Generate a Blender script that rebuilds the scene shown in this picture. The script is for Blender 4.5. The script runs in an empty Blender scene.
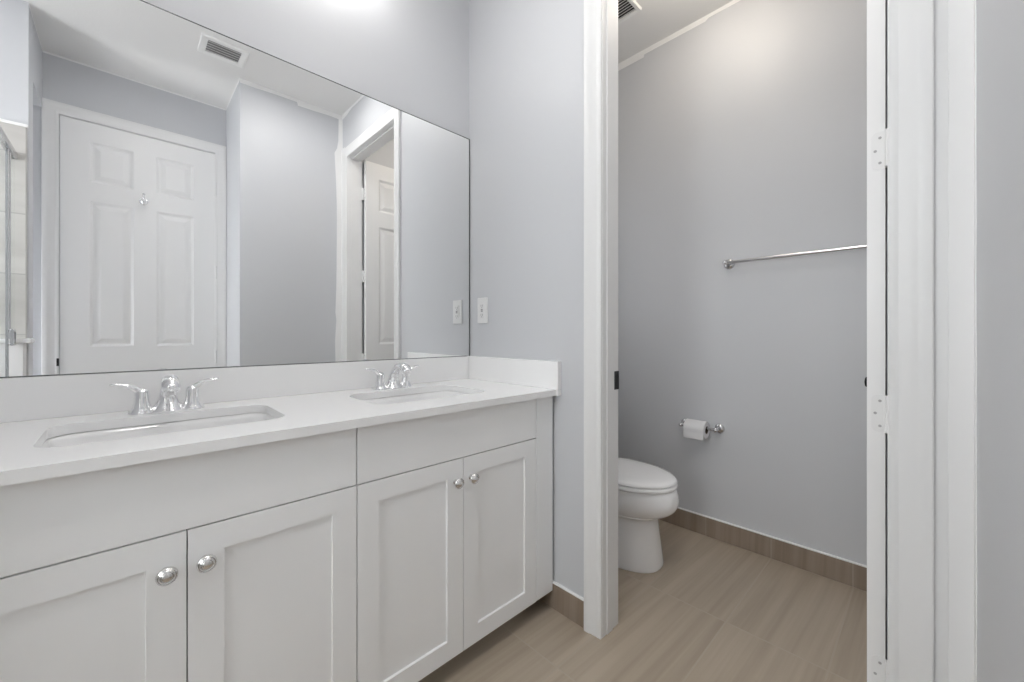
import bpy, bmesh, math, random
from mathutils import Vector, Matrix
random.seed(7)
C = bpy.context.scene.collection
SC = bpy.context.scene

# ------------------------------------------------------------------ camera, world, exposure
F_PX, HORIZON, YAW, CAM_H = 401.6, 334.5, math.radians(46.144), 1.05
cam_data = bpy.data.cameras.new('camera')
cam = bpy.data.objects.new('camera', cam_data); C.objects.link(cam)
cam_data.sensor_fit = 'HORIZONTAL'; cam_data.sensor_width = 36.0
cam_data.lens = F_PX / 1024 * 36.0
cam_data.shift_y = -(341 - HORIZON) / 1024
cam_data.clip_start = 0.02
cam.location = (0, 0, CAM_H)
cam.rotation_euler = (math.pi/2, 0, YAW - math.pi/2)
SC.camera = cam
world = bpy.data.worlds.new('world'); SC.world = world; world.use_nodes = True
world.node_tree.nodes['Background'].inputs[0].default_value = (0.9, 0.95, 1.0, 1)
world.node_tree.nodes['Background'].inputs[1].default_value = 0.3
vs = SC.view_settings
vs.view_transform = 'Standard'; vs.look = 'None'; vs.gamma = 1.0; vs.use_curve_mapping = False
vs.exposure = 0.83
SC.cycles.use_denoising = True
SC.cycles.max_bounces = 14; SC.cycles.diffuse_bounces = 10; SC.cycles.glossy_bounces = 8
SC.cycles.caustics_reflective = True
# strengths: vanity and toilet-room lamps, then the added fill lights
L_VANITY, L_WC, L_FILL_CAN, L_FILL_SHOWER, L_FILL_PASSAGE, L_FILL_WC = 9.5, 7.6, 31, 5.7, 8.5, 1.0

# ------------------------------------------------------------------ key planes (metres)
XE, XE2 = 1.188, 1.288      # end wall with the doorway
YM = 1.5256                 # mirror surface
YW = YM + 0.006             # wall behind the mirror
XB = 2.19                   # far wall of the toilet room
YA = -0.06                  # wall beside the camera
XR = 0.5345                 # its free corner
YD = -0.56                  # wall of the entry door
XL = -0.354                 # left side of the alcove
ZC = 2.72

# ------------------------------------------------------------------ materials
def nodes_of(name):
    m = bpy.data.materials.new(name); m.use_nodes = True
    nt = m.node_tree
    return m, nt, nt.nodes['Principled BSDF']
def plain(name, col, rough=0.5, metal=0.0, bump=0.0, bscale=200.0, ior=None, coat=0.0, var=0.0):
    m, nt, b = nodes_of(name)
    b.inputs['Base Color'].default_value = (*col, 1)
    b.inputs['Roughness'].default_value = rough
    b.inputs['Metallic'].default_value = metal
    if coat:
        b.inputs['Coat Weight'].default_value = coat; b.inputs['Coat Roughness'].default_value = 0.05
    tc = nt.nodes.new('ShaderNodeTexCoord')
    if bump:
        n = nt.nodes.new('ShaderNodeTexNoise'); n.inputs['Scale'].default_value = bscale; n.inputs['Detail'].default_value = 3
        nt.links.new(tc.outputs['Object'], n.inputs['Vector'])
        bp = nt.nodes.new('ShaderNodeBump'); bp.inputs['Strength'].default_value = bump; bp.inputs['Distance'].default_value = 0.002
        nt.links.new(n.outputs['Fac'], bp.inputs['Height']); nt.links.new(bp.outputs['Normal'], b.inputs['Normal'])
    if var:
        n2 = nt.nodes.new('ShaderNodeTexNoise'); n2.inputs['Scale'].default_value = 3.0; n2.inputs['Detail'].default_value = 4
        nt.links.new(tc.outputs['Object'], n2.inputs['Vector'])
        mx = nt.nodes.new('ShaderNodeMix'); mx.data_type = 'RGBA'
        mx.inputs[6].default_value = (*[c*(1-var) for c in col], 1); mx.inputs[7].default_value = (*[min(1, c*(1+var)) for c in col], 1)
        nt.links.new(n2.outputs['Fac'], mx.inputs[0]); nt.links.new(mx.outputs[2], b.inputs['Base Color'])
    return m
def emit(name, col, strength):
    m, nt, b = nodes_of(name)
    b.inputs['Base Color'].default_value = (0.8, 0.8, 0.8, 1)
    b.inputs['Emission Color'].default_value = (*col, 1); b.inputs['Emission Strength'].default_value = strength
    return m
M_WALL = plain('wall_paint', (0.60, 0.61, 0.632), 0.45, bump=0.10, bscale=260, var=0.01)
M_CEIL = plain('ceiling_paint', (0.80, 0.795, 0.785), 0.9, bump=0.25, bscale=120)
M_TRIM = plain('trim_paint', (0.79, 0.79, 0.79), 0.38)
M_CAULK = plain('white_caulk', (0.86, 0.86, 0.855), 0.6)
M_DOOR = plain('door_paint', (0.83, 0.83, 0.83), 0.4)
M_CAB = plain('cabinet_lacquer', (0.875, 0.88, 0.885), 0.4)
M_CARC = plain('cabinet_carcass', (0.30, 0.30, 0.30), 0.6)
M_QUARTZ = plain('white_quartz', (0.87, 0.87, 0.87), 0.16, var=0.012)
M_CERAMIC = plain('white_ceramic', (0.90, 0.90, 0.905), 0.08, coat=0.3)
M_SINK = plain('sink_ceramic', (0.85, 0.85, 0.85), 0.07, coat=0.3)
M_CHROME = plain('chrome', (0.88, 0.88, 0.89), 0.09, 1.0)
M_NICKEL = plain('satin_nickel', (0.74, 0.735, 0.73), 0.22, 1.0)
M_BATH = plain('bathroom_chrome', (0.66, 0.66, 0.67), 0.16, 1.0)
M_BLACK = plain('black_metal', (0.02, 0.02, 0.022), 0.4, 0.6)
M_DARK = plain('recess_shade', (0.05, 0.05, 0.05), 0.8)
M_DUCTSHADE = plain('duct_shade_grey', (0.30, 0.30, 0.30), 0.7)
M_VENT = plain('vent_enamel', (0.84, 0.84, 0.83), 0.45)
M_MIRROR = plain('mirror_silver', (0.90, 0.905, 0.905), 0.0, 1.0)
M_MEDGE = plain('mirror_edge', (0.10, 0.11, 0.11), 0.25)
M_PAPER = plain('toilet_tissue', (0.74, 0.74, 0.75), 0.95, bump=0.2, bscale=300)
M_CARD = plain('cardboard_core', (0.16, 0.13, 0.10), 0.9)
M_PLASTIC = plain('white_plastic', (0.78, 0.78, 0.78), 0.3)
M_SLOT = plain('outlet_slot', (0.34, 0.34, 0.34), 0.6)
M_SCREW = plain('painted_screw', (0.40, 0.40, 0.40), 0.5)
M_BULB = emit('bulb_glow', (1.0, 0.975, 0.94), L_VANITY)
M_WCGLOW = emit('dome_glow', (1.0, 0.90, 0.77), L_WC)
M_FILL_CAN = emit('fill_downlight_glow', (1.0, 0.98, 0.96), L_FILL_CAN)
M_FILL_SHOWER = emit('shower_fill_glow', (0.97, 0.985, 1.0), L_FILL_SHOWER)
M_FILL_WC = emit('toilet_room_fill_glow', (0.96, 0.98, 1.0), L_FILL_WC)
M_FILL_PASSAGE = emit('passage_fill_glow', (0.98, 0.99, 1.0), L_FILL_PASSAGE)

def glass_mat():
    m, nt, b = nodes_of('clear_glass')
    nt.nodes.remove(b)
    out = nt.nodes['Material Output']
    tr = nt.nodes.new('ShaderNodeBsdfTransparent'); tr.inputs[0].default_value = (0.97, 0.98, 0.978, 1)
    gl = nt.nodes.new('ShaderNodeBsdfGlossy'); gl.inputs['Roughness'].default_value = 0.02
    mx = nt.nodes.new('ShaderNodeMixShader')
    mx.inputs[0].default_value = 0.05; nt.links.new(tr.outputs[0], mx.inputs[1]); nt.links.new(gl.outputs[0], mx.inputs[2])
    nt.links.new(mx.outputs[0], out.inputs[0])
    return m
M_GLASS = glass_mat()

def tile_mat(name, along, across, o_along, o_across, w, hgt, c_dark, c_light, grout, rough=0.38, msize=0.0028, streak=(0.8, 27.0)):
    """stone tile with streaks that run along one axis; object coordinates are world coordinates here"""
    m, nt, b = nodes_of(name); L = nt.links.new; N = nt.nodes.new
    tc = N('ShaderNodeTexCoord'); sp = N('ShaderNodeSeparateXYZ'); L(tc.outputs['Object'], sp.inputs[0])
    def shifted(axis, off):
        a = N('ShaderNodeMath'); a.operation = 'SUBTRACT'; L(sp.outputs[axis], a.inputs[0]); a.inputs[1].default_value = off
        return a.outputs[0]
    u, v = shifted(along, o_along), shifted(across, o_across)
    cb = N('ShaderNodeCombineXYZ'); L(u, cb.inputs[0]); L(v, cb.inputs[1])
    br = N('ShaderNodeTexBrick'); L(cb.outputs[0], br.inputs['Vector'])
    br.offset = 0.0; br.squash = 1.0
    br.inputs['Color1'].default_value = (0, 0, 0, 1); br.inputs['Color2'].default_value = (1, 1, 1, 1); br.inputs['Mortar'].default_value = (0.5, 0.5, 0.5, 1)
    br.inputs['Scale'].default_value = 1.0; br.inputs['Mortar Size'].default_value = msize; br.inputs['Mortar Smooth'].default_value = 0.1
    br.inputs['Brick Width'].default_value = w; br.inputs['Row Height'].default_value = hgt
    rnd = N('ShaderNodeSeparateColor'); L(br.outputs['Color'], rnd.inputs[0])
    k = N('ShaderNodeMath'); k.operation = 'MULTIPLY'; L(rnd.outputs[0], k.inputs[0]); k.inputs[1].default_value = 37.0
    us = N('ShaderNodeMath'); us.operation = 'MULTIPLY'; L(u, us.inputs[0]); us.inputs[1].default_value = streak[0]
    vv = N('ShaderNodeMath'); vv.operation = 'MULTIPLY'; L(v, vv.inputs[0]); vv.inputs[1].default_value = streak[1]
    # the veins drift a little across the tile
    vd = N('ShaderNodeMath'); vd.operation = 'MULTIPLY_ADD'; L(u, vd.inputs[0]); vd.inputs[1].default_value = 1.0; L(vv.outputs[0], vd.inputs[2])
    cs = N('ShaderNodeCombineXYZ'); L(us.outputs[0], cs.inputs[0]); L(vd.outputs[0], cs.inputs[1]); L(k.outputs[0], cs.inputs[2])
    n1 = N('ShaderNodeTexNoise'); n1.inputs['Scale'].default_value = 1.0; n1.inputs['Detail'].default_value = 7; n1.inputs['Roughness'].default_value = 0.55
    n1.inputs['Distortion'].default_value = 0.25
    L(cs.outputs[0], n1.inputs['Vector'])
    rp = N('ShaderNodeValToRGB'); L(n1.outputs['Fac'], rp.inputs[0])
    rp.color_ramp.elements[0].position = 0.34; rp.color_ramp.elements[0].color = (*c_dark, 1)
    rp.color_ramp.elements[1].position = 0.64; rp.color_ramp.elements[1].color = (*c_light, 1)
    hs = N('ShaderNodeHueSaturation'); L(rp.outputs[0], hs.inputs['Color'])
    va = N('ShaderNodeMath'); va.operation = 'MULTIPLY_ADD'; L(rnd.outputs[0], va.inputs[0]); va.inputs[1].default_value = 0.10; va.inputs[2].default_value = 0.95
    L(va.outputs[0], hs.inputs['Value'])
    mx = N('ShaderNodeMix'); mx.data_type = 'RGBA'; L(br.outputs['Fac'], mx.inputs[0]); L(hs.outputs[0], mx.inputs[6]); mx.inputs[7].default_value = (*grout, 1)
    L(mx.outputs[2], b.inputs['Base Color'])
    b.inputs['Roughness'].default_value = rough
    bp = N('ShaderNodeBump'); bp.invert = True; bp.inputs['Strength'].default_value = 0.3; bp.inputs['Distance'].default_value = 0.001
    L(br.outputs['Fac'], bp.inputs['Height']); L(bp.outputs['Normal'], b.inputs['Normal'])
    return m
FD, FL, FG = (0.365, 0.302, 0.232), (0.450, 0.380, 0.300), (0.425, 0.365, 0.293)
M_FLOOR = tile_mat('floor_tile', 0, 1, 1.58, 0.22, 0.60, 0.297, FD, FL, FG)
BD, BL, BG = (0.24, 0.185, 0.14), (0.33, 0.265, 0.21), (0.36, 0.30, 0.24)
M_BASE_Y = tile_mat('base_tile_across', 2, 1, -0.03, 0.222, 0.60, 0.294, BD, BL, BG)
M_BASE_X = tile_mat('base_tile_along', 2, 0, -0.03, 0.10, 0.60, 0.294, BD, BL, BG)
M_SHOWER = tile_mat('shower_tile', 0, 2, -0.36, 0.15, 0.60, 0.30, (0.50, 0.485, 0.46), (0.60, 0.585, 0.56), (0.42, 0.41, 0.39), 0.3, streak=(1.5, 8.0))

# ------------------------------------------------------------------ mesh helpers
class MB:
    def __init__(s): s.bm = bmesh.new()
    def box(s, x0, x1, y0, y1, z0, z1, bevel=0.0, seg=2, mi=0):
        bm = s.bm
        vs_ = [bm.verts.new((x, y, z)) for x in (x0, x1) for y in (y0, y1) for z in (z0, z1)]
        idx = ((0,1,3,2), (4,6,7,5), (0,4,5,1), (2,3,7,6), (0,2,6,4), (1,5,7,3))
        fs = [bm.faces.new([vs_[i] for i in f]) for f in idx]
        for f in fs: f.material_index = mi
        if bevel:
            es = list({e for f in fs for e in f.edges})
            bmesh.ops.bevel(bm, geom=es, offset=bevel, segments=seg, profile=0.5, affect='EDGES')
        return s
    def loft(s, rings, cap0=True, cap1=True, closed=False, mi=0):
        bm = s.bm; R = [[bm.verts.new(p) for p in r] for r in rings]; n = len(R[0])
        pairs = list(zip(R, R[1:])) + ([(R[-1], R[0])] if closed else [])
        for a, b in pairs:
            for i in range(n):
                j = (i+1) % n
                f = bm.faces.new((a[i], a[j], b[j], b[i])); f.material_index = mi
        if not closed:
            if cap0: bm.faces.new(list(reversed(R[0]))).material_index = mi
            if cap1: bm.faces.new(R[-1]).material_index = mi
        return s
    def lathe(s, prof, origin=(0,0,0), axis='Z', n=32, mi=0):
        """prof: (radius, height) from bottom to top along the axis"""
        o = Vector(origin); rings = []
        for r, h in prof:
            r = max(r, 1e-5); ring = []
            for k in range(n):
                a = 2*math.pi*k/n; c, q = r*math.cos(a), r*math.sin(a)
                v = {'Z': (c, q, h), 'Y': (q, h, c), 'X': (h, c, q), '-Y': (c, -h, q), '-X': (-h, q, c)}[axis]
                ring.append(o + Vector(v))
            rings.append(ring)
        return s.loft(rings, mi=mi)
    def tube(s, pts, rad, n=16, flat=None, up=Vector((0,0,1))):
        """round (or flattened) tube along a path; rad a number or a list; flat: list of height factors"""
        P = [Vector(p) for p in pts]; rings = []
        for i, p in enumerate(P):
            t = (P[min(i+1, len(P)-1)] - P[max(i-1, 0)]).normalized()
            u = up if abs(t.dot(up)) < 0.98 else Vector((0,1,0))
            sd = t.cross(u).normalized(); w = sd.cross(t).normalized()
            r = rad[i] if isinstance(rad, (list, tuple)) else rad
            fl = flat[i] if flat else 1.0
            rings.append([p + sd*r*math.cos(2*math.pi*k/n) + w*r*fl*math.sin(2*math.pi*k/n) for k in range(n)])
        return s.loft(rings)
    def transform(s, mat): bmesh.ops.transform(s.bm, matrix=mat, verts=s.bm.verts); return s
    def build(s, name, mats, parent=None, smooth=40):
        bm = s.bm
        bmesh.ops.recalc_face_normals(bm, faces=bm.faces)
        me = bpy.data.meshes.new(name); bm.to_mesh(me); bm.free()
        for m in (mats if isinstance(mats, (list, tuple)) else [mats]): me.materials.append(m)
        if smooth:
            for p in me.polygons: p.use_smooth = True
            me.set_sharp_from_angle(angle=math.radians(smooth))
        o = bpy.data.objects.new(name, me); C.objects.link(o)
        if parent is not None:
            o.parent = parent
        return o
def tag(o, label, cat, group=None, kind=None):
    o['label'] = label; o['category'] = cat
    if group: o['group'] = group
    if kind: o['kind'] = kind
    return o
def thing(name, label, cat, loc=(0,0,0), group=None, kind=None):
    o = bpy.data.objects.new(name, None); C.objects.link(o); o.location = loc; o.empty_display_size = 0.1
    return tag(o, label, cat, group, kind)
def copy_tree(o, parent=None):
    c = o.copy(); C.objects.link(c)
    if parent is not None: c.parent = parent
    for ch in list(o.children): copy_tree(ch, c)
    return c
def smooth_path(pts, n=5):
    """Catmull-Rom through tuples of any length"""
    out = []
    for i in range(len(pts)-1):
        p0, p1, p2, p3 = pts[max(i-1,0)], pts[i], pts[i+1], pts[min(i+2, len(pts)-1)]
        for k in range(n):
            t = k/n
            out.append(tuple(0.5*((2*b) + (-a+c)*t + (2*a-5*b+4*c-d)*t*t + (-a+3*b-3*c+d)*t**3) for a, b, c, d in zip(p0, p1, p2, p3)))
    out.append(tuple(pts[-1]))
    return out
def rrect(cx, cy, hx, hy, r, n=8):
    pts = []
    for qx, qy, a0 in ((1,1,0), (-1,1,90), (-1,-1,180), (1,-1,270)):
        for k in range(n+1):
            a = math.radians(a0 + 90*k/n)
            pts.append((cx + qx*(hx-r) + r*math.cos(a), cy + qy*(hy-r) + r*math.sin(a)))
    return pts
def struct(name, mb, mats, label, cat, parent=None, smooth=0):
    o = mb.build(name, mats, parent, smooth)
    if parent is None: tag(o, label, cat, kind='structure')
    return o

# ------------------------------------------------------------------ room shell
DY0, DY1, DZ = 0.063, 0.784, 2.366       # toilet-room doorway, clear of the jambs
EX0, EX1, EZ = -0.289, 0.482, 2.366      # entry doorway
XFL = -1.45
struct('floor', MB().box(XFL-0.1, XB+0.1, YD-0.1, YW+0.1, -0.08, 0), M_FLOOR, 'beige streaked stone tile floor of both rooms', 'floor')
struct('ceiling', MB().box(XFL-0.1, XB+0.1, YD-0.1, YW+0.1, ZC, ZC+0.08), M_CEIL, 'off-white textured flat ceiling above both rooms', 'ceiling')
TX0, TX1, TZ0, TZ1 = 1.36, 1.78, 1.05, 2.05      # added unseen window above the toilet tank, fill light for that room
struct('wall_back', MB().box(XFL-0.1, TX0, YW, YW+0.1, 0, ZC).box(TX1, XB+0.1, YW, YW+0.1, 0, ZC).box(TX0, TX1, YW, YW+0.1, 0, TZ0).box(TX0, TX1, YW, YW+0.1, TZ1, ZC), M_WALL, 'pale grey wall carrying the big mirror above the vanity', 'wall')
mb = MB()
mb.box(XE, XE2, DY1+0.012, YW, 0, ZC); mb.box(XE, XE2, YA, DY0-0.012, 0, ZC); mb.box(XE, XE2, DY0-0.012, DY1+0.012, DZ+0.012, ZC)
struct('wall_right', mb, M_WALL, 'pale grey wall at the end of the vanity with the toilet-room doorway', 'wall')
struct('wall_far', MB().box(XB, XB+0.1, YA, YW, 0, ZC), M_WALL, 'grey toilet-room wall with the towel bar and paper holder', 'wall')
struct('wall_front', MB().box(XR, XB+0.1, YD-0.1, YA, 0, ZC).box(1.312, XB, YA, 0.050, 0, ZC), M_WALL, 'grey wall close on the right, next to the toilet-room door frame', 'wall')  # second box: unseen thickening, added to darken the gap behind the open door
mb = MB()
mb.box(XFL, EX0-0.012, YD-0.1, YD, 0, ZC); mb.box(EX1+0.012, XR, YD-0.1, YD, 0, ZC); mb.box(EX0-0.012, EX1+0.012, YD-0.1, YD, EZ+0.012, ZC)
struct('wall_entry', mb, M_WALL, 'grey wall around the closed entry door seen in the mirror', 'wall')
struct('wall_passage', MB().box(XFL, XL, -0.225, -0.09, 0, ZC), M_WALL, 'grey wall end between the shower and the passage, seen in the mirror', 'wall')
struct('wall_soffit', MB().box(XFL, XL, YD, -0.225, 2.385, ZC), M_WALL, 'grey lowered soffit over the passage left of the entry door in the mirror', 'wall')
struct('wall_left', MB().box(XL-0.1, XL, 0.90, YW, 0, ZC).box(XFL, XL-0.1, 0.90, 1.0, 0, ZC), M_WALL, 'pale grey wall at the left end of the vanity', 'wall')
PY0, PY1, PZ0, PZ1 = -0.535, -0.25, 0.10, 1.45     # added unseen window at the passage end, brightens the cabinets
WY0, WY1, WZ0, WZ1 = 0.26, 0.86, 0.95, 2.25      # added unseen shower window, brightens the end wall
struct('wall_shower', MB().box(XFL-0.1, XFL, YD-0.1, PY0, 0, ZC).box(XFL-0.1, XFL, PY1, WY0, 0, ZC).box(XFL-0.1, XFL, PY0, PY1, 0, PZ0).box(XFL-0.1, XFL, PY0, PY1, PZ1, ZC).box(XFL-0.1, XFL, WY1, YW, 0, ZC).box(XFL-0.1, XFL, WY0, WY1, 0, WZ0).box(XFL-0.1, XFL, WY0, WY1, WZ1, ZC), M_WALL, 'grey outer wall at the far end of shower and passage', 'wall')

def fill_window(name, y0, y1, z0, z1, mat, label):
    b = MB(); a0, a1 = XFL-0.07, XFL-0.03
    b.box(a0, a1, y0, y0+0.035, z0, z1).box(a0, a1, y1-0.035, y1, z0, z1).box(a0, a1, y0+0.035, y1-0.035, z0, z0+0.035).box(a0, a1, y0+0.035, y1-0.035, z1-0.035, z1)
    w = struct(name, b, M_TRIM, label, 'window')
    MB().box(XFL-0.055, XFL-0.045, y0+0.035, y1-0.035, z0+0.035, z1-0.035).build('fill_pane', mat, w, 0)
fill_window('fill_window_1', WY0, WY1, WZ0, WZ1, M_FILL_SHOWER, 'added fill light framed as a white frosted window at the far end of the shower')
b = MB(); a0, a1 = YW+0.03, YW+0.07
b.box(TX0, TX0+0.035, a0, a1, TZ0, TZ1).box(TX1-0.035, TX1, a0, a1, TZ0, TZ1).box(TX0+0.035, TX1-0.035, a0, a1, TZ0, TZ0+0.035).box(TX0+0.035, TX1-0.035, a0, a1, TZ1-0.035, TZ1)
w3 = struct('fill_window_3', b, M_TRIM, 'added fill light framed as a white frosted window above the toilet tank', 'window')
MB().box(TX0+0.035, TX1-0.035, YW+0.045, YW+0.055, TZ0+0.035, TZ1-0.035).build('fill_pane', M_FILL_WC, w3, 0)
fill_window('fill_window_2', PY0, PY1, PZ0, PZ1, M_FILL_PASSAGE, 'added fill light framed as a low narrow frosted window at the end of the passage')

# ------------------------------------------------------------------ casings and jambs
PROF = [(0.000, 0.0), (0.000, 0.0095), (0.002, 0.0110), (0.014, 0.0120), (0.0155, 0.0113), (0.018, 0.0113), (0.022, 0.0125), (0.040, 0.0135),
        (0.046, 0.0165), (0.062, 0.0175), (0.066, 0.0165), (0.068, 0.0140), (0.068, 0.0)]
def casing(mb, a0, a1, zt, place):
    rings = []
    for f in (lambda w: (a1+w, 0), lambda w: (a1+w, zt+w), lambda w: (a0-w, zt+w), lambda w: (a0-w, 0)):
        rings.append([place(*f(w), t) for w, t in PROF])
    mb.loft(rings)
mb = MB()
casing(mb, DY0-0.0005, DY1+0.0015, DZ+0.002, lambda a, z, t: (XE-t, a, z))
casing(mb, DY0-0.006, DY1+0.006, DZ+0.006, lambda a, z, t: (XE2+t, a, z))
trim1 = struct('trim_1', mb, M_TRIM, 'white moulded casing around the toilet-room doorway', 'door casing', smooth=35)
mb = MB()
mb.box(XE-0.002, XE2+0.001, DY1, DY1+0.012, 0, DZ+0.012, 0.001, 1); mb.box(XE-0.002, XE2-0.002, DY0-0.012, DY0, 0, DZ+0.012, 0.001, 1)
mb.box(XE-0.002, XE2+0.002, DY0, DY1, DZ, DZ+0.012)
mb.box(1.212, 1.246, DY1-0.003, DY1, 0, DZ, 0.001, 1); mb.box(1.212, 1.246, DY0, DY0+0.002, 0, DZ, 0.0005, 1)
mb.box(1.212, 1.246, DY0+0.002, DY1-0.003, DZ-0.010, DZ, 0.002, 1)
trim2 = struct('trim_2', mb, M_TRIM, 'white door jamb lining the toilet-room doorway', 'door jamb')
mb = MB(); mb.box(1.262, XE2+0.0035, DY1-0.0012, DY1+0.0005, 0.852, 0.918, 0.0005, 1)
o = mb.build('strike_plate', M_BLACK, trim2, 0); o['label'] = 'black strike plate'
# filler board between the casing and the corner
mb = MB(); mb.box(XE-0.004, XE, YA, -0.025, 0, 2.46, 0.0008, 1); mb.box(XE-0.0008, XE, -0.025, 0.0, 0, 2.46)
struct('trim_3', mb, M_TRIM, 'flat white filler strip between the door casing and the corner', 'trim')
# messy white paint that laps onto the neighbouring wall and up the corner
def strip(pts, place, th=0.0012):
    mb = MB(); a = [place(u, w, 0) for u, w in pts]; b = [place(u, w, th) for u, w in pts]
    mb.loft([a, b]); return mb
edge = [(1.132, 0.0), (1.134, 0.4), (1.130, 0.7), (1.140, 0.86), (1.137, 1.0), (1.146, 1.16), (1.139, 1.22), (1.146, 1.4), (1.149, 1.7), (1.150, 2.0), (1.144, 2.2),
        (1.133, 2.42), (1.140, 2.435), (1.152, 2.46), (1.161, 2.52), (1.163, 2.688)]
mb = strip(edge + [(XE, 2.688), (XE, 0.0)], lambda u, w, t: (u, YA+t, w))
pts = [(XR, 2.72), (XR, 2.690), (0.62, 2.691), (0.74, 2.697), (0.875, 2.699), (0.880, 2.676), (0.99, 2.680), (1.10, 2.686), (XE, 2.684), (XE, 2.72)]
m2 = strip(pts, lambda u, w, t: (u, YA+t, w), 0.0020)
tr4 = struct('trim_4', mb, M_CAULK, 'uneven white paint edge down the corner beside the toilet-room door', 'paint edge')
struct('trim_5', m2, M_CAULK, 'stepped white paint line along the ceiling over the grey wall in the mirror', 'paint edge')
pts = [(YA+0.003, 2.72), (YA+0.003, 2.684), (0.03, 2.688), (0.13, 2.704), (0.30, 2.700), (0.60, 2.704), (1.0, 2.703), (YW, 2.704), (YW, 2.72)]
struct('trim_6', strip(pts, lambda u, w, t: (XE-t, u, w)), M_CAULK, 'white paint line at the ceiling above the toilet-room doorway', 'paint edge')
mb = strip([(YA+0.002, 2.46), (YA+0.002, 2.686), (-0.045, 2.686), (-0.045, 2.46)], lambda u, w, t: (XE-t, u, w))
struct('trim_7', mb, M_CAULK, 'narrow white paint line up the corner above the door casing', 'paint edge')
pts = [(YW, 2.72), (YW, 2.676), (1.164, 2.676), (1.160, 2.692), (0.815, 2.691), (0.80, 2.702), (0.40, 2.700), (YA, 2.702), (YA, 2.72)]
struct('trim_8', strip(pts, lambda u, w, t: (XB-t, u, w)), M_CAULK, 'stepped white paint line along the toilet-room ceiling', 'paint edge')
struct('trim_9', MB().box(XL, XR, YD, YD+0.0012, 2.708, ZC), M_CAULK, 'thin white line at the ceiling above the entry door', 'paint edge')
struct('trim_10', MB().box(XL, XL+0.0012, YD, -0.09, 2.710, ZC).box(XR-0.0012, XR, YD, YA, 2.710, ZC), M_CAULK, 'thin white line at the ceiling on the recess sides', 'paint edge')
# entry door casing and jamb
mb = MB()
casing(mb, EX0-0.000, EX1+0.000-0.016, EZ+0.002, lambda a, z, t: (a, YD+t, z))
struct('trim_11', mb, M_TRIM, 'white moulded casing around the closed entry door', 'door casing', smooth=35)
mb = MB()
mb.box(EX0-0.012, EX0, YD-0.1, YD+0.002, 0, EZ+0.012); mb.box(EX1, EX1+0.012, YD-0.1, YD+0.002, 0, EZ+0.012); mb.box(EX0, EX1, YD-0.1, YD+0.002, EZ, EZ+0.012)
trim12 = struct('trim_12', mb, M_TRIM, 'white door jamb behind the entry door casing', 'door jamb')
o = MB().box(EX0-0.010, EX0+0.0005, YD+0.0120, YD+0.0140, 0.862, 0.908, 0.001, 1).build('strike_plate', M_BLACK, trim12, 0); o['label'] = 'black strike plate'

# ------------------------------------------------------------------ tile baseboards
def base(name, mb, mat, label): return struct(name, mb, mat, label, 'baseboard')
BH = 0.097
base('baseboard_far', MB().box(XB-0.010, XB, YA, YW, 0, BH, 0.0015, 1), M_BASE_Y, 'brown stone tile baseboard under the towel bar wall')
base('baseboard_right', MB().box(XE-0.010, XE, DY1+0.0725, YW, 0, BH, 0.0015, 1), M_BASE_Y, 'brown stone tile baseboard between vanity and door casing')
base('baseboard_back', MB().box(XE2+0.02, XB-0.01, YW-0.010, YW, 0, BH, 0.0015, 1), M_BASE_X, 'brown stone tile baseboard behind the toilet')
base('baseboard_front', MB().box(XR, XE, YA, YA+0.010, 0, BH, 0.0015, 1).box(XR-0.010, XR, YD, YA+0.010, 0, BH, 0.0015, 1), M_BASE_X, 'brown stone tile baseboard of the wall close on the right')
mb = MB(); mb.box(XB-0.012, XB, YA, YW, BH, BH+0.006, 0.0015, 1)
struct('trim_13', mb, M_CAULK, 'white caulk bead on the baseboard under the towel bar', 'caulk line')
mb = MB(); mb.box(XE-0.012, XE, DY1+0.0725, YW, BH, BH+0.006, 0.0015, 1)
struct('trim_14', mb, M_CAULK, 'white caulk bead on the baseboard beside the vanity', 'caulk line')

# ------------------------------------------------------------------ panelled doors
def panel_face(bm, xs, zs, panels, face, steps, flip):
    """one face of a slab: a grid whose panel cells carry inset rings. face(x, z, depth) -> point"""
    def quad(pts):
        vs_ = [bm.verts.new(face(*p)) for p in pts]
        bm.faces.new(vs_ if not flip else list(reversed(vs_)))
    for i in range(len(xs)-1):
        for j in range(len(zs)-1):
            x0, x1, z0, z1 = xs[i], xs[i+1], zs[j], zs[j+1]
            if (i, j) not in panels:
                quad(((x0,z0,0), (x1,z0,0), (x1,z1,0), (x0,z1,0))); continue
            prev = (0.0, 0.0)
            for off, dep in steps:
                a, b = prev, (off, dep)
                o0 = [(x0+a[0], z0+a[0]), (x1-a[0], z0+a[0]), (x1-a[0], z1-a[0]), (x0+a[0], z1-a[0])]
                o1 = [(x0+b[0], z0+b[0]), (x1-b[0], z0+b[0]), (x1-b[0], z1-b[0]), (x0+b[0], z1-b[0])]
                for k in range(4):
                    n = (k+1) % 4
                    quad(((*o0[k], a[1]), (*o0[n], a[1]), (*o1[n], b[1]), (*o1[k], b[1])))
                prev = b
            o, d = prev
            quad(((x0+o,z0+o,d), (x1-o,z0+o,d), (x1-o,z1-o,d), (x0+o,z1-o,d)))
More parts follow.
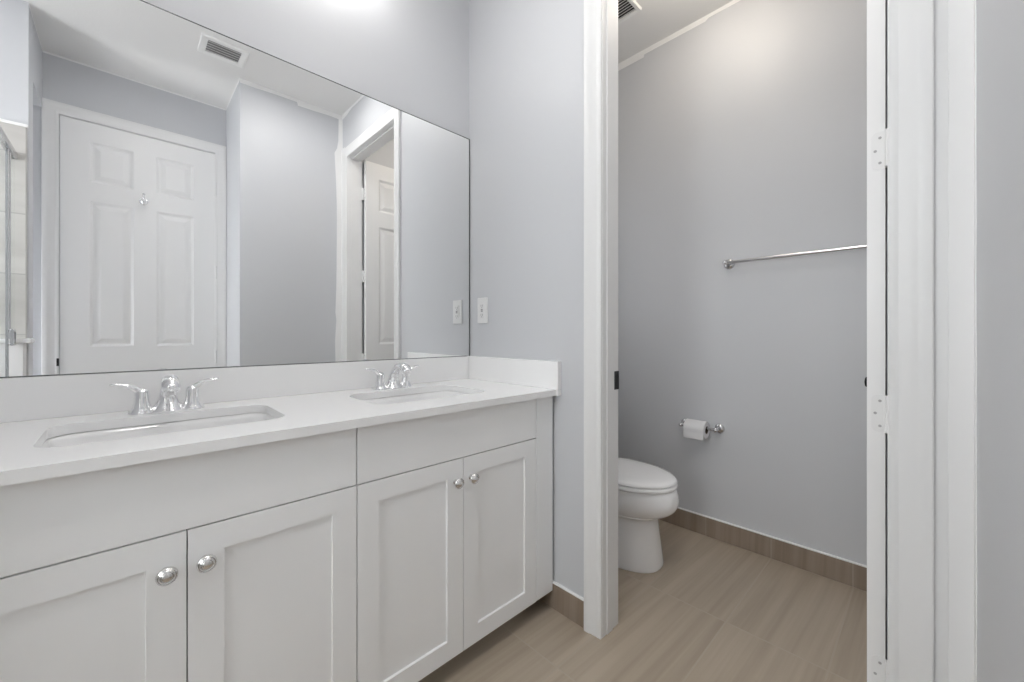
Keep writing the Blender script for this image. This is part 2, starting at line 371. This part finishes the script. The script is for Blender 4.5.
def slab(w, h, t, xs, zs, panels, steps, both=True):
    """door slab: x 0..w, z 0..h, y 0 (front) .. t (back)"""
    mb = MB(); bm = mb.bm
    panel_face(bm, xs, zs, panels, lambda x, z, d: (x, d, z), steps, False)
    if both: panel_face(bm, xs, zs, panels, lambda x, z, d: (x, t-d, z), steps, True)
    else: bm.faces.new([bm.verts.new(p) for p in ((0,t,0), (0,t,h), (w,t,h), (w,t,0))])
    for q in (((0,0,0),(0,0,h),(0,t,h),(0,t,0)), ((w,0,0),(w,t,0),(w,t,h),(w,0,h)), ((0,0,0),(0,t,0),(w,t,0),(w,0,0)), ((0,0,h),(w,0,h),(w,t,h),(0,t,h))):
        bm.faces.new([bm.verts.new(p) for p in q])
    bmesh.ops.remove_doubles(bm, verts=bm.verts, dist=1e-5)
    return mb
RAISED = [(0.004, 0.003), (0.014, 0.009), (0.022, 0.009), (0.046, 0.003), (0.050, 0.0025)]
ZS = [0, 0.23, 0.80, 0.965, 1.868, 1.985, 2.235, 2.352]
PANELS = {(i, j) for i in (1, 3) for j in (1, 3, 5)}
def six_panel(w, m, mid):
    pw = (w - 2*m - mid) / 2
    return slab(w, 2.352, 0.033, [0, m, m+pw, m+pw+mid, w-m, w], ZS, PANELS, RAISED)
def hinge_leaf(mb, yf, x0, x1, zc, face):
    """a rounded leaf in the plane face(u, z, t) with three screws"""
    pts = rrect(0, 0, 0.5, 0.5, 0.0001)
    h2 = 0.0445; r = 0.012; n = 6
    out = [(x1, -h2), (x1, h2)]
    out += [(x0 - r + r*math.sin(math.radians(90*k/n)), h2 - r + r*math.cos(math.radians(90*k/n))) for k in range(n+1)]
    out += [(x0 - r + r*math.cos(math.radians(90*k/n)), -h2 + r - r*math.sin(math.radians(90*k/n))) for k in range(n+1)]
    mb.loft([[face(u, zc+v, 0) for u, v in out], [face(u, zc+v, 0.0015) for u, v in out]])
# the toilet-room door stands open at a right angle, its hinge edge towards the doorway
door1 = six_panel(0.703, 0.100, 0.103).transform(Matrix.Translation((1.304, 0.1067, 0.010)) @ Matrix.Diagonal((1, -1, 1, 1))).build('door_1', M_DOOR, None, 0)
tag(door1, 'white six-panel toilet-room door standing open, hinge edge facing out', 'door', kind='structure')
for z in (0.233, 0.861, 1.491, 2.116):
    mb = MB()
    hinge_leaf(mb, 0, 0.0985, 0.070, z, lambda u, v, t: (1.304-t, u, v))
    mb.box(1.2900, 1.3035, 0.0645, 0.0742, z-0.0445, z+0.0445, 0.002, 1)
    mb.box(1.250, 1.2925, DY0, DY0+0.0015, z-0.0445, z+0.0445)
    hg = mb.build('hinge', M_TRIM, door1, 0)
    for u, dv in ((0.083, 0.030), (0.0915, 0.0), (0.083, -0.030)):
        MB().lathe([(0.0032, 0.0), (0.0032, 0.0006), (0.0012, 0.0007)], (1.3025, u, z+dv), '-X', 10).build('screw', M_SCREW, hg, 0)
mb = MB()
mb.lathe([(0.030, 0), (0.030, 0.006), (0.024, 0.009), (0.010, 0.012), (0.009, 0.026), (0.013, 0.030), (0.020, 0.038), (0.021, 0.048), (0.016, 0.056), (0.0, 0.059)], (1.935, 0.1067, 0.878), 'Y', 28)
kb = mb.build('knob', M_BLACK, door1); kb['label'] = 'dark round door knob'
# closed entry door
door2 = six_panel(0.752, 0.122, 0.112).transform(Matrix.Translation((EX0+0.004, YD+0.006, 0.010)) @ Matrix.Diagonal((1, -1, 1, 1))).build('door_2', M_DOOR, None, 0)
tag(door2, 'white six-panel entry door, closed, seen in the mirror', 'door', kind='structure')
for z in (0.26, 0.886, 1.50, 2.106):
    mb = MB(); mb.lathe([(0.0055, -0.045), (0.0055, 0.045), (0.003, 0.048)], (EX0+0.004+0.752+0.003, YD+0.012, z), 'Z', 12)
    mb.build('hinge', M_TRIM, door2, 40)
t = thing('robe_hook', 'small chrome double robe hook on the entry door in the mirror', 'hook', (0.083, YD+0.006, 1.93))
mb = MB(); mb.lathe([(0.022, 0), (0.022, 0.004), (0.016, 0.007), (0.0, 0.008)], (0, 0, 0), 'Y', 24); mb.build('back_plate', M_CHROME, t)
mb = MB()
mb.tube(smooth_path([(0,0.006,0.006), (0,0.022,0.012), (0,0.032,0.026), (0,0.034,0.034)], 4), 0.0055, 12)
mb.lathe([(0.0,0), (0.007,0.002), (0.009,0.008), (0.006,0.014), (0,0.016)], (0,0.034,0.030), 'Z', 16)
mb.build('prong', M_CHROME, t)
mb = MB()
mb.tube(smooth_path([(0,0.006,-0.006), (0,0.022,-0.026), (0,0.040,-0.028), (0,0.050,-0.016)], 4), 0.006, 12)
mb.lathe([(0.0,0), (0.012,0.003), (0.0165,0.012), (0.013,0.022), (0,0.027)], (0,0.050,-0.026), 'Z', 20)
mb.build('prong', M_CHROME, t)

# ------------------------------------------------------------------ mirror
mb = MB(); mb.box(XL+0.002, XE-0.0035, YM, YW, 0.947, 1.984)
for f in mb.bm.faces: f.material_index = 0 if f.calc_center_median().y < YM+0.0005 else 1
o = mb.build('wall_mirror', [M_MIRROR, M_MEDGE], None, 0)
x0, x1, z0, z1 = XL+0.002, XE-0.0035, 0.947, 1.984
mb = MB().box(x0, x1, YM-0.0012, YM, z0, z0+0.0022).box(x0, x1, YM-0.0012, YM, z1-0.0022, z1).box(x1-0.003, x1+0.001, YM-0.0012, YM, z0, z1).box(x0, x0+0.003, YM-0.0012, YM, z0, z1)
e = mb.build('edge_trim', M_MEDGE, o, 0); e['label'] = 'thin dark edge'
tag(o, 'large frameless mirror on the wall above the vanity backsplash', 'mirror')

# ------------------------------------------------------------------ vanity cabinets
YF = 1.0; ZT = 0.819; ZB = 0.071
SHAKER = [(0.0005, 0.0), (0.0015, 0.006), (0.0025, 0.0065)]
def cabinet(x0, x1, fill0, fill1, label):
    """two shaker doors under one false front; fill0/fill1: filler strips beside it"""
    cx = (x0+x1)/2
    t = thing('vanity_cabinet', label, 'cabinet', (cx, 1.25, 0), 'white vanity cabinets')
    X0, X1 = x0-cx, x1-cx
    def put(mb, name, mat, par=t, sm=0):
        return mb.transform(Matrix.Translation((0, -1.25, 0))).build(name, mat, par, sm)
    mb = MB(); mb.box(X0, X1, YF+0.020, YF+0.038, ZB, ZT); mb.box(X0, X0+0.018, YF+0.038, YW-0.004, ZB, ZT); mb.box(X1-0.018, X1, YF+0.038, YW-0.004, ZB, ZT)
    mb.box(X0+0.018, X1-0.018, YF+0.038, YW-0.01, ZB, ZB+0.018)
    put(mb, 'carcass', M_CARC)
    mb = MB(); mb.box(X0, X1, YF+0.078, YF+0.092, 0.0, ZB); put(mb, 'toe_kick', M_CAB)
    mb = MB(); mb.box(X0+0.0015, X1-0.0015, YF, YF+0.0195, 0.6715, ZT-0.001, 0.0012, 1); put(mb, 'drawer_front', M_CAB)
    dw = (x1-x0)/2 - 0.0027; dh = 0.6685 - ZB
    for s in (-1, 1):
        dx = X0+0.0015 if s < 0 else X1-0.0015-dw
        mb = slab(dw, dh, 0.0195, [0, 0.057, dw-0.057, dw], [0, 0.057, dh-0.054, dh], {(1, 1)}, SHAKER, False)
        d = put(mb.transform(Matrix.Translation((dx, YF, ZB))), 'door', M_CAB)
        mb = MB()
        kx = -0.031 if s < 0 else 0.028
        mb.lathe([(0.008, 0), (0.008, 0.003), (0.0055, 0.005), (0.0055, 0.014), (0.010, 0.017), (0.0155, 0.019), (0.0165, 0.022), (0.0159, 0.025),
                  (0.0140, 0.0268), (0.0132, 0.0260), (0.0122, 0.0276), (0.0095, 0.0296), (0.0086, 0.0288), (0.0075, 0.0302), (0.004, 0.0312), (0.0, 0.0315)], (kx, YF, 0.603), '-Y', 32)
        k = put(mb, 'knob', M_NICKEL, d, 50); k['label'] = 'round brushed nickel knob'
    for a, b in ((fill0, x0), (x1, fill1)):
        if b is not None and a is not None and b-a > 0.01:
            mb = MB(); mb.box(a-cx+0.001, b-cx-0.001, YF, YF+0.02, ZB, ZT-0.001, 0.0012, 1); put(mb, 'filler_strip', M_CAB)
    return t
cabinet(-0.2485, 0.4195, XL, None, 'white shaker vanity cabinet at the left, below the sink nearer the camera')
cabinet(0.4195, 1.0845, None, XE-0.010, 'white shaker vanity cabinet below the far sink, beside the end wall')

# ------------------------------------------------------------------ countertop
ZK = 0.842; SX = (0.0855, 0.750); SY, SHX, SHY, SR = 1.250, 0.211, 0.136, 0.052
def curve_plate(name, loops, z0, z1, mat, parent=None):
    cu = bpy.data.curves.new(name, 'CURVE'); cu.dimensions = '2D'; cu.fill_mode = 'BOTH'; cu.extrude = (z1-z0)/2
    for lp in loops:
        sp = cu.splines.new('POLY'); sp.points.add(len(lp)-1); sp.use_cyclic_u = True
        for p, (x, y) in zip(sp.points, lp): p.co = (x, y, 0, 1)
    tmp = bpy.data.objects.new(name+'_outline', cu); C.objects.link(tmp)
    dg = bpy.context.evaluated_depsgraph_get()
    me = bpy.data.meshes.new_from_object(tmp.evaluated_get(dg)); bpy.data.objects.remove(tmp)
    bm = bmesh.new(); bm.from_mesh(me); bpy.data.meshes.remove(me)
    bmesh.ops.remove_doubles(bm, verts=bm.verts, dist=1e-5)
    bmesh.ops.translate(bm, verts=bm.verts, vec=(0, 0, (z0+z1)/2))
    mb = MB(); mb.bm.free(); mb.bm = bm
    return mb.build(name, mat, parent, 30)
YC = 0.976
outer = [(XL+0.001, YC), (XE-0.001, YC), (XE-0.001, YW-0.001), (XL+0.001, YW-0.001)]
top = curve_plate('countertop', [outer] + [rrect(x, SY, SHX, SHY, SR, 10) for x in SX], ZK-0.022, ZK, M_QUARTZ)
tag(top, 'long white quartz countertop with two sink cutouts', 'countertop')
mb = MB(); mb.box(XL+0.001, XE-0.021, YW-0.021, YW-0.0005, ZK, 0.9465, 0.0015, 2); mb.build('backsplash', M_QUARTZ, top, 0)
mb = MB(); mb.box(XE-0.020, XE-0.0005, YC-0.010, YW-0.001, ZK, 0.9485, 0.0015, 2); mb.build('side_splash', M_QUARTZ, top, 0)
mb = MB(); mb.box(XE-0.020, XE-0.001, YC-0.010, YC, ZK-0.022, ZK); mb.build('end_nosing', M_QUARTZ, top, 0)

# ------------------------------------------------------------------ sinks
def sink(x, label):
    t = thing('undermount_sink', label, 'sink', (x, SY, ZK-0.022), 'undermount sinks')
    def ring(hx, hy, r, z): return [(px, py, z) for px, py in rrect(0, 0, hx, hy, r, 10)]
    rings = [ring(SHX+0.020, SHY+0.020, SR+0.02, -0.001), ring(SHX+0.004, SHY+0.004, SR+0.004, -0.001), ring(SHX-0.002, SHY-0.002, SR, -0.004), ring(SHX-0.006, SHY-0.006, SR, -0.016),
             ring(SHX-0.012, SHY-0.012, SR, -0.060), ring(SHX-0.024, SHY-0.022, SR, -0.100), ring(SHX-0.050, SHY-0.042, SR, -0.122),
             ring(SHX-0.095, SHY-0.080, 0.040, -0.130), ring(0.030, 0.030, 0.0295, -0.136),
             ring(0.030, 0.030, 0.0295, -0.150), ring(SHX-0.085, SHY-0.070, 0.045, -0.146), ring(SHX-0.038, SHY-0.030, SR, -0.136), ring(SHX-0.012, SHY-0.010, SR, -0.104),
             ring(SHX+0.004, SHY+0.004, SR, -0.020), ring(SHX+0.020, SHY+0.020, SR+0.02, -0.014)]
    MB().loft(rings, closed=True).build('basin', M_SINK, t, 50)
    mb = MB(); mb.lathe([(0.020, -0.150), (0.029, -0.137), (0.028, -0.1345), (0.021, -0.1340), (0.019, -0.1365), (0.016, -0.133), (0.0, -0.131)], (0,0,0), 'Z', 28)
    mb.build('drain', M_CHROME, t)
    return t
sink(SX[0], 'white undermount sink nearer the camera, left of the two in the countertop')
sink(SX[1], 'white undermount sink farther along the countertop, close to the end wall')

# ------------------------------------------------------------------ faucets
def faucet():
    t = thing('faucet', 'chrome two-handle faucet behind the near sink', 'faucet', (SX[0]-0.003, 1.447, ZK), 'chrome two-handle faucets')
    P = smooth_path([(0,0.000,0.0405,1), (0,0.004,0.040,1), (0,0.012,0.033,1), (0,0.026,0.0245,1), (-0.004,0.046,0.0180,1), (-0.016,0.066,0.0162,1), (-0.040,0.081,0.0170,1),
                     (-0.070,0.086,0.0185,1), (-0.096,0.080,0.0195,1), (-0.109,0.070,0.0190,1), (-0.112,0.066,0.0150,1)], 4)
    rings = []; pts = [Vector((0, p[0], p[1])) for p in P]
    for i, p in enumerate(P):
        a, b = pts[max(i-1,0)], pts[min(i+1,len(pts)-1)]; d = (b-a).normalized()
        if i < 6: d = Vector((0,0,1))
        sd = Vector((1,0,0)); w = sd.cross(d).normalized()
        rings.append([pts[i] + sd*p[2]*math.cos(2*math.pi*k/24) + w*p[2]*0.92*math.sin(2*math.pi*k/24) for k in range(24)])
    MB().loft(rings).build('spout', M_CHROME, t, 60)
    mb = MB(); mb.lathe([(0.0115, -0.006), (0.0125, -0.003), (0.0125, 0.012)], (0, -0.104, 0.060), 'Z', 18); mb.build('aerator', M_CHROME, t)
    for s in (-1, 1):
        mb = MB()
        mb.lathe([(0.0275, 0.0), (0.0275, 0.003), (0.0240, 0.008), (0.0190, 0.016), (0.0160, 0.028), (0.0148, 0.042), (0.0152, 0.052), (0.0142, 0.058), (0.009, 0.063), (0.0, 0.0645)], (s*0.0525, 0, 0), 'Z', 28)
        L = smooth_path([(0.000,0.055,0.0115,0.85), (0.012,0.063,0.0110,0.75), (0.025,0.0720,0.0098,0.62), (0.040,0.0770,0.0092,0.52), (0.053,0.0790,0.0086,0.45), (0.061,0.0795,0.0062,0.45), (0.065,0.0795,0.0020,0.6)], 4)
        h = mb.build('handle', M_CHROME, t, 60)
        MB().tube([(s*(0.0525+0.94*p[0]), -0.10*p[0], p[1]) for p in L], [p[2] for p in L], 16, [p[3] for p in L]).build('lever', M_CHROME, h, 60)
    return t
f1 = faucet()
f2 = copy_tree(f1); f2.location.x = SX[1]-0.001; f2['label'] = 'chrome two-handle faucet behind the far sink'

# ------------------------------------------------------------------ outlet by the mirror
t = thing('power_outlet', 'white outlet with cover plate on the wall beside the mirror', 'outlet', (XE, 1.428, 1.161))
MB().box(-0.006, 0, -0.036, 0.036, -0.0585, 0.0585, 0.0025, 2).build('cover_plate', M_PLASTIC, t, 0)
ins = MB().box(-0.0085, -0.004, -0.0168, 0.0168, -0.0335, 0.0335, 0.001, 1).build('receptacle', M_PLASTIC, t, 0)
for z in (0.021, -0.021):
    for y in (-0.006, 0.006): MB().box(-0.0088, -0.0075, y-0.0014, y+0.0014, z-0.004, z+0.005).build('slot', M_SLOT, ins, 0)
    MB().lathe([(0.0025, 0), (0.0025, 0.0012)], (-0.0077, 0, z-0.0085), '-X', 10).build('slot', M_SLOT, ins, 0)
for z in (0.0035, -0.0035): MB().box(-0.0098, -0.0075, -0.0065, 0.0065, z-0.0026, z+0.0026, 0.0005, 1).build('button', M_SLOT, ins, 0)

# ------------------------------------------------------------------ toilet
TX = 1.722
t = thing('toilet', 'white elongated toilet in the small room behind the doorway', 'toilet', (TX, 1.10, 0))
def egg(hw, yf, yb, z, n=48, pf=2.0, pb=2.6):
    """closed outline: elliptical nose to the front (-Y), squarer back; widest part at 0.58 of the length"""
    ym = yf + (yb-yf)*0.52; out = []
    for k in range(n):
        a = 2*math.pi*k/n; c, s_ = math.cos(a), math.sin(a)
        p = pf if s_ < 0 else pb
        x = hw*math.copysign(abs(c)**(2/p), c); y = math.copysign(abs(s_)**(2/p), s_)
        y = ym + (y*(ym-yf) if s_ < 0 else y*(yb-ym))
        out.append((x, y-1.10, z))
    return out
B = smooth_path([  # half width, front, back, z
    (0.141, 0.836, 1.470, 0.000), (0.142, 0.834, 1.470, 0.012), (0.139, 0.840, 1.465, 0.060), (0.134, 0.851, 1.455, 0.140), (0.132, 0.858, 1.450, 0.205),
    (0.137, 0.846, 1.445, 0.228), (0.158, 0.802, 1.440, 0.247), (0.174, 0.771, 1.430, 0.275), (0.181, 0.759, 1.425, 0.308), (0.179, 0.762, 1.425, 0.342), (0.174, 0.770, 1.425, 0.360), (0.166, 0.780, 1.420, 0.366)], 3)
rings = [egg(h, a, b, z, pf=2.0 if z > 0.235 else 2.5) for h, a, b, z in B]
MB().loft(rings).build('bowl', M_CERAMIC, t, 60)
def shell(hw, yf, yb, prof):
    return [egg(hw-i, yf+i, yb-i, z) for i, z in prof]
MB().loft(shell(0.176, 0.768, 1.230, [(0.004, 0.368), (0.0, 0.372), (0.0, 0.381), (0.005, 0.3865)])).build('seat', M_CERAMIC, t, 60)
MB().loft(shell(0.174, 0.770, 1.232, [(0.005, 0.3890), (0.0, 0.393), (0.001, 0.399), (0.010, 0.405), (0.030, 0.4085), (0.070, 0.410), (0.13, 0.4105)])).build('lid', M_CERAMIC, t, 60)
for x in (-0.06, 0.06): MB().box(x-0.015, x+0.015, 0.120, 0.150, 0.366, 0.400, 0.006, 2).build('hinge', M_CERAMIC, t, 40)
def rr(hx, y0, y1, r, z): return [(px, py, z) for px, py in rrect(0, (y0+y1)/2, hx, (y1-y0)/2, r, 6)]
tank = MB().loft([rr(0.195, 0.215, 0.405, 0.03, 0.365), rr(0.205, 0.205, 0.412, 0.035, 0.43), rr(0.222, 0.195, 0.418, 0.04, 0.72), rr(0.222, 0.195, 0.418, 0.04, 0.735)]).build('tank', M_CERAMIC, t, 50)
MB().loft([rr(0.222, 0.192, 0.420, 0.04, 0.735), rr(0.232, 0.182, 0.424, 0.045, 0.742), rr(0.232, 0.182, 0.424, 0.045, 0.762), rr(0.222, 0.192, 0.416, 0.045, 0.772)]).build('tank_lid', M_CERAMIC, t, 50)
mb = MB(); mb.lathe([(0.014, 0), (0.014, 0.006), (0.006, 0.010), (0.006, 0.018)], (-0.15, 0.197, 0.675), '-Y', 18)
mb.tube([(-0.15, 0.180, 0.675), (-0.12, 0.178, 0.673), (-0.08, 0.178, 0.668)], [0.006, 0.006, 0.005], 10); mb.build('flush_lever', M_CHROME, tank)

# ------------------------------------------------------------------ paper holder, roll, towel bar
def rosette(mb, o, r=0.026):
    mb.lathe([(r, 0), (r, 0.005), (r*0.86, 0.009), (r*0.5, 0.012), (0.0095, 0.020), (0.0085, 0.034), (0.0095, 0.045), (0.0110, 0.055), (0.0100, 0.064), (0.006, 0.068), (0, 0.069)], o, '-X', 28)
t = thing('toilet_paper_holder', 'chrome toilet paper holder on the grey wall past the toilet', 'toilet paper holder', (XB, 0.82, 0.570))
for y in (0.918-0.82, 0.745-0.82):
    mb = MB(); rosette(mb, (0, y, 0), 0.024); mb.build('post', M_BATH, t, 40)
mb = MB(); mb.lathe([(0.0075, 0.745-0.82), (0.0075, 0.918-0.82)], (-0.056, 0, 0), 'Y', 16); mb.build('roller', M_BATH, t)
mb = MB()
def rollring(r, y): return [(-0.056 + r*math.cos(2*math.pi*k/36), y, -0.008 + r*math.sin(2*math.pi*k/36)) for k in range(36)]
a, b = 0.788-0.82, 0.890-0.82
mb.loft([rollring(0.020, a), rollring(0.0415, a), rollring(0.043, a+0.002), rollring(0.043, b-0.002), rollring(0.0415, b), rollring(0.020, b)], closed=True)
roll = mb.transform(Matrix.Translation((0, 0, 0))).build('toilet_paper_roll', M_PAPER, None, 50)
roll.location = (XB, 0.82, 0.570)
tag(roll, 'white toilet paper roll hanging on the chrome holder', 'toilet paper')
mb = MB(); mb.loft([rollring(0.0185, a+0.0005), rollring(0.0200, a+0.0005), rollring(0.0200, b-0.0005), rollring(0.0185, b-0.0005)], closed=True); mb.build('core', M_CARD, roll, 50)
mb = MB()   # loose last sheet hanging on the room side of the roll
sh = [(-0.056 + 0.0437*math.cos(math.radians(g)), -0.008 + 0.0437*math.sin(math.radians(g))) for g in range(60, 200, 12)] + [(-0.0995, -0.028), (-0.100, -0.042), (-0.0992, -0.053)]
mb.loft([[(x, a+0.001, z), (x, b-0.001, z), (x+0.0007, b-0.001, z-0.0002), (x+0.0007, a+0.001, z-0.0002)] for x, z in sh]); mb.build('loose_sheet', M_PAPER, roll, 60)

t = thing('towel_bar', 'long chrome towel bar on the grey toilet-room wall', 'towel bar', (XB, 0.395, 1.404))
for y in (0.305, -0.305):
    mb = MB(); rosette(mb, (0, y, 0), 0.025); mb.build('post', M_BATH, t, 40)
mb = MB(); mb.lathe([(0.0078, -0.305), (0.0078, 0.305)], (-0.055, 0, 0), 'Y', 18); mb.build('bar', M_BATH, t)

# ------------------------------------------------------------------ ceiling vents
def vent(name, label, cat, x0, x1, y0, y1, along, n, fr, mat, duct, th=0.008):
    cx, cy = (x0+x1)/2, (y0+y1)/2; hx, hy = (x1-x0)/2, (y1-y0)/2
    t = thing(name, label, cat, (cx, cy, ZC))
    def ring(d, z): return [(px, py, z) for px, py in rrect(0, 0, hx-d, hy-d, 0.004, 3)]
    MB().loft([ring(0, 0), ring(0, -0.003), ring(0.004, -th), ring(fr-0.003, -th), ring(fr, -th+0.002), ring(fr, 0)], closed=True).build('frame', mat, t, 30)
    MB().box(-hx+fr, hx-fr, -hy+fr, hy-fr, -0.001, -0.0002).build('duct_shade', duct, t, 0)  # dark sheet stands in for shade inside the duct; the ceiling is uncut
    L = (2*hy if along == 'X' else 2*hx) - 2*fr
    for k in range(n):
        p = -L/2 + L*(k+0.5)/n; w = L/n*0.30
        if along == 'X': q = [(-hx+fr, p+w, -0.0075), (-hx+fr, p+w-0.001, -0.0082), (-hx+fr, p-w, -0.0022), (-hx+fr, p-w+0.001, -0.0015)]; e = (2*(hx-fr), 0, 0)
        else: q = [(p-w, -hy+fr, -0.0075), (p-w+0.001, -hy+fr, -0.0082), (p+w, -hy+fr, -0.0022), (p+w-0.001, -hy+fr, -0.0015)]; e = (0, 2*(hy-fr), 0)
        MB().loft([q, [tuple(a+b for a, b in zip(p_, e)) for p_ in q]]).build('slat', mat, t, 0)
    return t
vent('air_vent', 'white slatted air vent on the main ceiling, seen in the mirror', 'vent', 0.300, 0.528, 0.072, 0.262, 'X', 5, 0.034, M_VENT, M_DUCTSHADE)
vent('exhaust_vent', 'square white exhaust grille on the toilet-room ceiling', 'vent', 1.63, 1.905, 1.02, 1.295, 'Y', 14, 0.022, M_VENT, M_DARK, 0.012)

# ------------------------------------------------------------------ shower glimpsed in the mirror
struct('trim_15', MB().box(XFL, XL-0.004, -0.09, -0.078, 0, 2.085), M_SHOWER, 'beige tiled end wall of the shower', 'shower tile')
struct('trim_16', MB().box(XFL, XL, -0.09, -0.076, 2.085, 2.100, 0.002, 1), M_CAULK, 'white edging on top of the shower tile', 'tile edging')
mb = MB(); mb.box(XL-0.11, XL-0.005, -0.078, 0.020, 0, 1.008)
struct('wall_knee', mb, M_TRIM, 'low white half wall of the shower', 'half wall')
struct('trim_17', MB().box(XL-0.122, XL+0.020, -0.100, 0.026, 1.008, 1.030, 0.003, 2), M_QUARTZ, 'white cap on the shower half wall', 'cap')
t = thing('shower_screen', 'chrome framed glass shower door and panel, partly seen in the mirror', 'shower screen', (XL-0.046, 0.10, 0))
mb = MB(); mb.box(-0.013, 0.013, -0.178, 0.798, 1.915, 1.945, 0.002, 1); mb.build('header_rail', M_BATH, t, 0)
for y in (-0.075, -0.028): MB().box(-0.005, 0.005, y-0.0045, y+0.0045, 1.03 if y < -0.05 else 0.06, 1.915, 0.002, 1).build('stile', M_BATH, t, 0)
MB().box(-0.004, 0.004, -0.178, -0.081, 1.03, 1.915).build('fixed_pane', M_GLASS, t, 0)
MB().box(-0.004, 0.004, -0.022, 0.795, 0.02, 1.915).build('door_pane', M_GLASS, t, 0)
mb = MB()
mb.box(0.009, 0.022, -0.070, -0.012, 1.062, 1.074, 0.003, 2); mb.box(0.009, 0.022, -0.070, -0.012, 0.998, 1.010, 0.003, 2); mb.box(0.009, 0.022, -0.070, -0.060, 1.010, 1.062); mb.box(0.009, 0.022, -0.022, -0.012, 1.010, 1.062)
mb.build('latch', M_BATH, t, 0)

# ------------------------------------------------------------------ lamps (all above the frame), then added fill downlights
t = thing('vanity_light', 'three-globe vanity light on the wall above the mirror', 'wall light', (0.48, YW, 2.475))
MB().box(-0.21, 0.21, -0.022, 0, -0.04, 0.04, 0.006, 2).build('back_plate', M_CHROME, t, 0)
for x in (-0.15, 0.0, 0.15):
    mb = MB(); mb.lathe([(0.024, 0), (0.024, 0.02), (0.012, 0.03), (0.012, 0.06)], (x, -0.020, 0), '-Y', 20); arm = mb.build('arm', M_CHROME, t, 40)
    mb = MB(); mb.lathe([(0.046*math.sin(math.pi*k/12), -0.046*math.cos(math.pi*k/12)) for k in range(13)], (x, -0.115, 0), 'Z', 24); mb.build('globe', M_BULB, t, 60)
t = thing('ceiling_light', 'round domed ceiling light in the toilet room', 'ceiling light', (1.74, 0.66, ZC))
MB().lathe([(0.14, 0), (0.14, -0.018), (0.12, -0.022)], (0,0,0), 'Z', 40).build('rim', M_NICKEL, t, 40)
MB().lathe([(0.112, -0.020), (0.122, -0.050), (0.122, -0.080), (0.108, -0.108), (0.080, -0.126), (0.042, -0.135), (0.0, -0.137)], (0,0,0), 'Z', 40).build('dome', M_WCGLOW, t, 60)
def fill_downlight(x, y, z, r, mat, label):  # fill lamps added to brighten the room, none known in this ceiling
    t = thing('fill_downlight', label, 'ceiling light', (x, y, z))
    MB().loft([[(q*math.cos(2*math.pi*k/36), q*math.sin(2*math.pi*k/36), h) for k in range(36)] for q, h in ((r, -0.0005), (r+0.025, -0.0005), (r+0.023, -0.006), (r+0.002, -0.008))], closed=True).build('trim_ring', M_PLASTIC, t, 30)
    MB().lathe([(r, -0.004), (0, -0.005)], (0,0,0), 'Z', 36).build('lens', mat, t, 0)
fill_downlight(0.12, 0.46, ZC, 0.09, M_FILL_CAN, 'added round fill light in the ceiling over the near end of the vanity')
fill_downlight(0.80, 0.50, ZC, 0.09, M_FILL_CAN, 'added round fill light in the ceiling over the floor by the toilet-room doorway')
